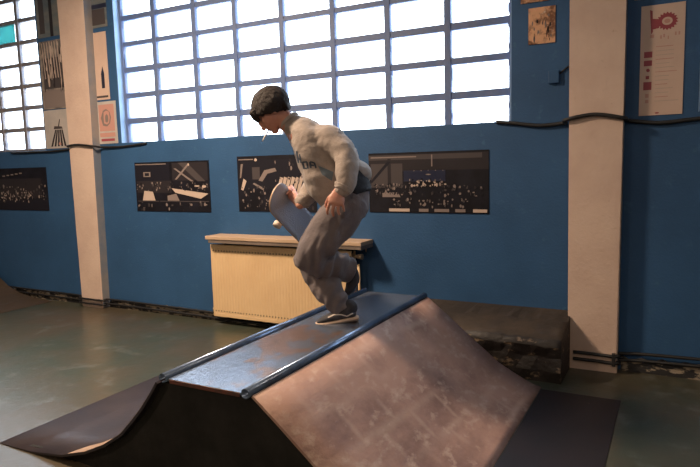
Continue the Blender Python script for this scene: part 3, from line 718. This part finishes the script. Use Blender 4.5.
# --- sweatshirt
def folds(amp, fr, a2=.3):
    def f(c): return amp * (mnoise.noise(Vector((c.x * fr * .8, c.y * fr * .8, c.z * fr * 1.5))) + a2 * mnoise.noise(c * fr * 3.1))
    return f
bm = bmesh.new()
loft(bm, smoothpath([(289.5, 120.5, D0, 10.5, 11), (293.5, 125, D0, 12, 14), (301, 131, D0, 16, 24), (311, 142, D0, 21, 33), (319, 154, D0, 24, 33), (326, 167, D0, 26.5, 31), (332, 179, D0, 28, 30), (337, 186, D0, 26, 28)]), 32, (0, 1))
ell(bm, 356, 173, D0 + .02, (RGT, DWN, FWD), (16.5, 13, 22), 20)
ell(bm, 347, 160, D0, (RGT, DWN, FWD), (12, 16, 24), 20)
ell(bm, 325, 143, D0 - .10, (vec(.75, .66), vec(-.66, .75), SIDE), (21, 14.5, 17), 24)
loft(bm, smoothpath([(322, 138, D0 - .10, 14, 15), (330, 141, D0 - .14, 15.5, 15), (339, 148, D0 - .18, 13.6, 13), (345.5, 157, D0 - .225, 11.6, 11.6), (347, 168, D0 - .25, 10.8, 11), (346.5, 178, D0 - .265, 10.2, 10.2), (345, 186, D0 - .27, 9.2, 9.0), (342.5, 190, D0 - .27, 7.6, 7.4)]), 24, (1, 1))
loft(bm, smoothpath([(312, 140, D0 + .14, 14, 13), (322, 155, D0 + .2, 13, 12), (321, 174, D0 + .24, 12, 11.5), (312, 189, D0 + .19, 11, 10.5), (303, 201, D0 + .14, 8.4, 8)]), 24, (1, 1))
sweat = fuse('sweatshirt', bm, .007, 10, 'sweat', ppl, folds(.009, 11))
# neckband
bm = bmesh.new(); loft(bm, smoothpath([(287.6, 119.0, D0, 11.0, 11.4), (290, 121.6, D0, 12, 12.6)]), 28, (0, 0)); nb = fuse('neckband', bm, .005, 2, 'sweat', ppl)
bm = bmesh.new(); loft(bm, [(344.6, 185.6, D0 - .27, 9.8, 9.4), (342.2, 190.6, D0 - .27, 8.6, 8.2)], 24, (0, 0)); fuse('cuff', bm, .004, 1, 'sweat', ppl, folds(.003, 60))
bm = bmesh.new(); loft(bm, [(304.5, 199, D0 + .15, 9.2, 8.8), (301.5, 204, D0 + .135, 8, 7.6)], 24, (0, 0)); fuse('cuff', bm, .004, 1, 'sweat', ppl, folds(.003, 60))
# black shirt tail showing under the sweatshirt
bm = bmesh.new(); loft(bm, smoothpath([(346, 178, D0, 20, 25.5), (352, 190, D0, 19.5, 27.2), (355, 197, D0, 18, 27)]), 32, (1, 0)); fuse('black_shirt', bm, .006, 3, 'tee', ppl, folds(.004, 20))
# --- trousers
bm = bmesh.new()
loft(bm, smoothpath([(350, 186, D0, 16, 24), (353, 197, D0, 16.5, 26), (352, 206, D0, 17, 26.5)]), 28)
loft(bm, smoothpath([(349, 204, D0 - .09, 19, 16), (337, 220, D0 - .11, 19, 16), (322, 240, D0 - .115, 18, 16), (309, 257, D0 - .1, 15, 14.5)]), 24)
loft(bm, smoothpath([(310, 258, D0 - .10, 13.5, 14), (322, 262, D0 - .02, 15.5, 14), (337, 266, D0 + .08, 15.5, 13), (348, 268.5, D0 + .15, 14.5, 12)]), 24, (1, 0))
loft(bm, smoothpath([(346, 206, D0 + .09, 18, 16), (334, 222, D0 + .11, 20, 16), (319, 240, D0 + .11, 19, 15), (307, 259, D0 + .09, 14, 14)]), 24)
loft(bm, smoothpath([(308, 259, D0 + .09, 13, 14), (317, 273, D0 + .07, 15.5, 14), (327, 288, D0 + .04, 15.5, 13), (334.5, 298, D0 + .02, 12.6, 12), (340.5, 307, D0 + .01, 11, 11), (342, 309, D0 + .01, 10, 10)]), 24, (1, 0))
def tf(c):
    g = folds(.010, 6.5, .35)(c)
    q = inv(c)
    # creases bunching across the lifted calf, behind the knee and above the shoe
    for (x, y, rx, am) in ((347, 264, 11, .012), (338, 301, 10, .009), (322, 262, 14, .007), (350, 225, 10, .005)):
        w = math.exp(-((q[0] - x) ** 2 + (q[1] - y) ** 2) / (2 * rx * rx)); g += am * w * math.sin((q[0] * .85 + q[1] * .25) * .62 + 4 * mnoise.noise(c * 7))
    return g
trs = fuse('trousers', bm, .006, 3, 'trouser', ppl, tf)

# --- shoes
def shoe(base):                                    # base: list of lofts
    pass
def loftobj(name, secs, m, vox=.003, sm_=2, cap=(1, 1), parent=None):
    global bm
    bm = bmesh.new()
    for s_ in secs: loft(bm, s_, 20, cap)
    return fuse(name, bm, vox, sm_, m, parent)
du = D0
sh1 = loftobj('shoe', [smoothpath([(350, 306.5, du, 8.2, 7), (346.5, 311, du, 8.6, 7.6)]), smoothpath([(353, 314.6, du, 3.4, 7), (343, 315, du, 5.4, 7.4), (333, 317.3, du, 5.2, 7.8), (324, 320, du, 3.9, 7.8), (319, 321.6, du, 2.6, 6.4)])], 'suede', .0035, 2, (1, 1), ppl)
sh1['label'] = 'black suede shoe with a pale side stripe and gum sole'
loftobj('sole', [smoothpath([(356.5, 317.8, du, 2.9, 7.4), (345, 319.8, du, 2.9, 8), (334, 321.8, du, 2.9, 8), (324, 323.6, du, 2.9, 8.6), (317.5, 324.4, du, 2.9, 6.8)])], 'sole', .003, 1, (1, 1), sh1 if False else ppl)
shn = P(0, 0, 1)
ds = D0 + .185
loftobj('shoe', [smoothpath([(350, 268, ds, 6.5, 6.5), (353, 278, ds, 7, 6.5), (350.5, 287, ds, 5.5, 7.2), (347.5, 292, ds, 3.6, 6.2)])], 'suede', .0035, 2, (1, 1), ppl)
loftobj('sole', [smoothpath([(357.0, 274, ds + .02, 1.5, 5.0), (357.4, 281, ds + .02, 1.5, 5.6), (354.5, 289, ds + .02, 1.5, 6.2), (350.5, 293.5, ds + .02, 1.5, 5)])], 'bluep', .003, 1, (1, 1), ppl)

# --- prints on the cloth, laid on the surface
def bvh_of(o):
    me = o.data; off = o.parent.location
    return BVHTree.FromPolygons([v.co + off for v in me.vertices], [p.vertices[:] for p in me.polygons])
def decal(name, tree, quads, m, parent, off=.0022, sub=6):
    b = MB(); b.mi(m)
    for q in quads:                                # quad corners in image px (a, b, c, d)
        g = []
        for i in range(sub + 1):
            row = []
            for j in range(sub + 1):
                s_, t_ = i / sub, j / sub
                x = (1 - s_) * ((1 - t_) * q[0][0] + t_ * q[3][0]) + s_ * ((1 - t_) * q[1][0] + t_ * q[2][0])
                y = (1 - s_) * ((1 - t_) * q[0][1] + t_ * q[3][1]) + s_ * ((1 - t_) * q[1][1] + t_ * q[2][1])
                dr = (P(x, y, 1) - CAM).normalized(); h = tree.ray_cast(CAM, dr)
                row.append(b.bm.verts.new(h[0] - dr * off) if h[0] else None)
            g.append(row)
        for i in range(sub):
            for j in range(sub):
                vs = [g[i][j], g[i + 1][j], g[i + 1][j + 1], g[i][j + 1]]
                if all(vs) and max((a.co - c.co).length for a in vs for c in vs) < .05: b.bm.faces.new(vs)
    return b.build(name, parent)
tr_s = bvh_of(sweat)
def bar(x0, y0, x1, y1, w):
    dx, dy = x1 - x0, y1 - y0; l = math.hypot(dx, dy); nx_, ny_ = -dy / l * w / 2, dx / l * w / 2
    return [(x0 + nx_, y0 + ny_), (x1 + nx_, y1 + ny_), (x1 - nx_, y1 - ny_), (x0 - nx_, y0 - ny_)]
decal('chest_print', tr_s, [bar(296.5, 151, 298.5, 163, 1.8), bar(299.5, 154, 301, 163, 1.4), bar(297, 157, 300, 160, 1.6),
      bar(302.5, 162, 304, 168.5, 2), bar(302.5, 162.3, 307, 161.8, 1.6), bar(306.8, 162, 307.8, 168.5, 1.8), bar(303, 168.2, 307, 168.4, 1.4),
      bar(310, 161.8, 310.8, 168, 2), bar(310, 161.8, 314.5, 163, 1.5), bar(310.5, 165, 314, 165.5, 1.4), bar(314.4, 163, 316, 168, 1.7)], 'navy', ppl)
decal('chest_print', tr_s, [[(318, 165.5), (333.5, 172), (332, 181), (322, 174.5)]], 'bluep', ppl, sub=10)
tr_h = bvh_of(sh1)
decal('shoe_stripe', tr_h, [bar(328, 317.5, 334, 314.6, 1.2), bar(334, 314.6, 341, 314.6, 1.2), bar(341, 314.6, 347, 316.3, 1.2), bar(347, 316.3, 353, 313.2, 1.2)], 'solewhite', ppl, .0012, 5)

# --- cigarette
b = MB(); m0 = hp(-14.4, 17.6); a0, a1 = P(m0[0], m0[1], D0 - .012), P(262.3, 141.2, D0 - .03)
b.tube([a0, a0.lerp(a1, .3)], .004, 'sole', 10); b.tube([a0.lerp(a1, .3), a1], .004, 'cig', 10)
tag(b.build('cigarette'), 'white cigarette hanging from the mouth of the skateboarder', 'cigarette')

# --- skateboard
sk = thing('skateboard', nose + L_ * .39, 'worn blue grey skateboard held at its edge by the skateboarder', 'skateboard')
LEN, HW = .78, .106
def outline(l):
    e = .105
    if l < e: return HW * math.sqrt(max(1 - ((e - l) / e) ** 2, 0)) ** .9
    if l > LEN - e: return HW * math.sqrt(max(1 - ((l - LEN + e) / e) ** 2, 0)) ** .9
    return HW
def kick(l, w):
    k = 0
    if l < .15: k = -((.15 - l) ** 2) * 1.9
    if l > LEN - .15: k = -((l - LEN + .15) ** 2) * 1.9
    return k - .05 * (w / HW) ** 2 * .12
b = MB(); i0, i1 = b.mi('grip'), b.mi('maple'); nl, nw = 60, 8
ls = [LEN * .5 * (1 - math.cos(PI * k / nl)) for k in range(nl + 1)]
lay = []
for n_ in (0, .011):
    rows = []
    for l in ls:
        hw = max(outline(l), .0015); rows.append([b.bm.verts.new(bp(l, hw * (2 * j / nw - 1), n_ + kick(l, hw * (2 * j / nw - 1)))) for j in range(nw + 1)])
    lay.append(rows)
for q in range(2):
    for i in range(nl):
        for j in range(nw):
            f = b.bm.faces.new([lay[q][i][j], lay[q][i + 1][j], lay[q][i + 1][j + 1], lay[q][i][j + 1]]); f.smooth = True; f.material_index = i0 if q == 0 else i1
for i in range(nl):
    for j in (0, nw): f = b.bm.faces.new([lay[0][i][j], lay[0][i + 1][j], lay[1][i + 1][j], lay[1][i][j]]); f.material_index = i1
for i in (0, nl):
    for j in range(nw): f = b.bm.faces.new([lay[0][i][j], lay[0][i][j + 1], lay[1][i][j + 1], lay[1][i][j]]); f.material_index = i1
b.build('deck', sk)
for l in (.245, LEN - .19):
    b = MB()
    c = bp(l, 0, .011); 
    b.tube([bp(l, -.07, .058), bp(l, -.03, .05), bp(l, .03, .05), bp(l, .07, .058)], [.008, .014, .014, .008], 'truck', 10)
    b.tube([bp(l, -.104, .058), bp(l, .104, .058)], .004, 'truck', 8)
    b.tube([bp(l, 0, .009), bp(l, 0, .05)], [.026, .014], 'truck', 10)
    t_ = b.build('truck', sk)
    for s_ in (1, -1):
        b = MB(); b.tube([bp(l, s_ * .080, .058), bp(l, s_ * .084, .058), bp(l, s_ * .112, .058), bp(l, s_ * .117, .058)], [.023, .028, .028, .023], 'wheel', 20)
        b.tube([bp(l, s_ * .117, .058), bp(l, s_ * .1185, .058)], .010, 'truck', 12)
        w_ = b.build('wheel', sk)
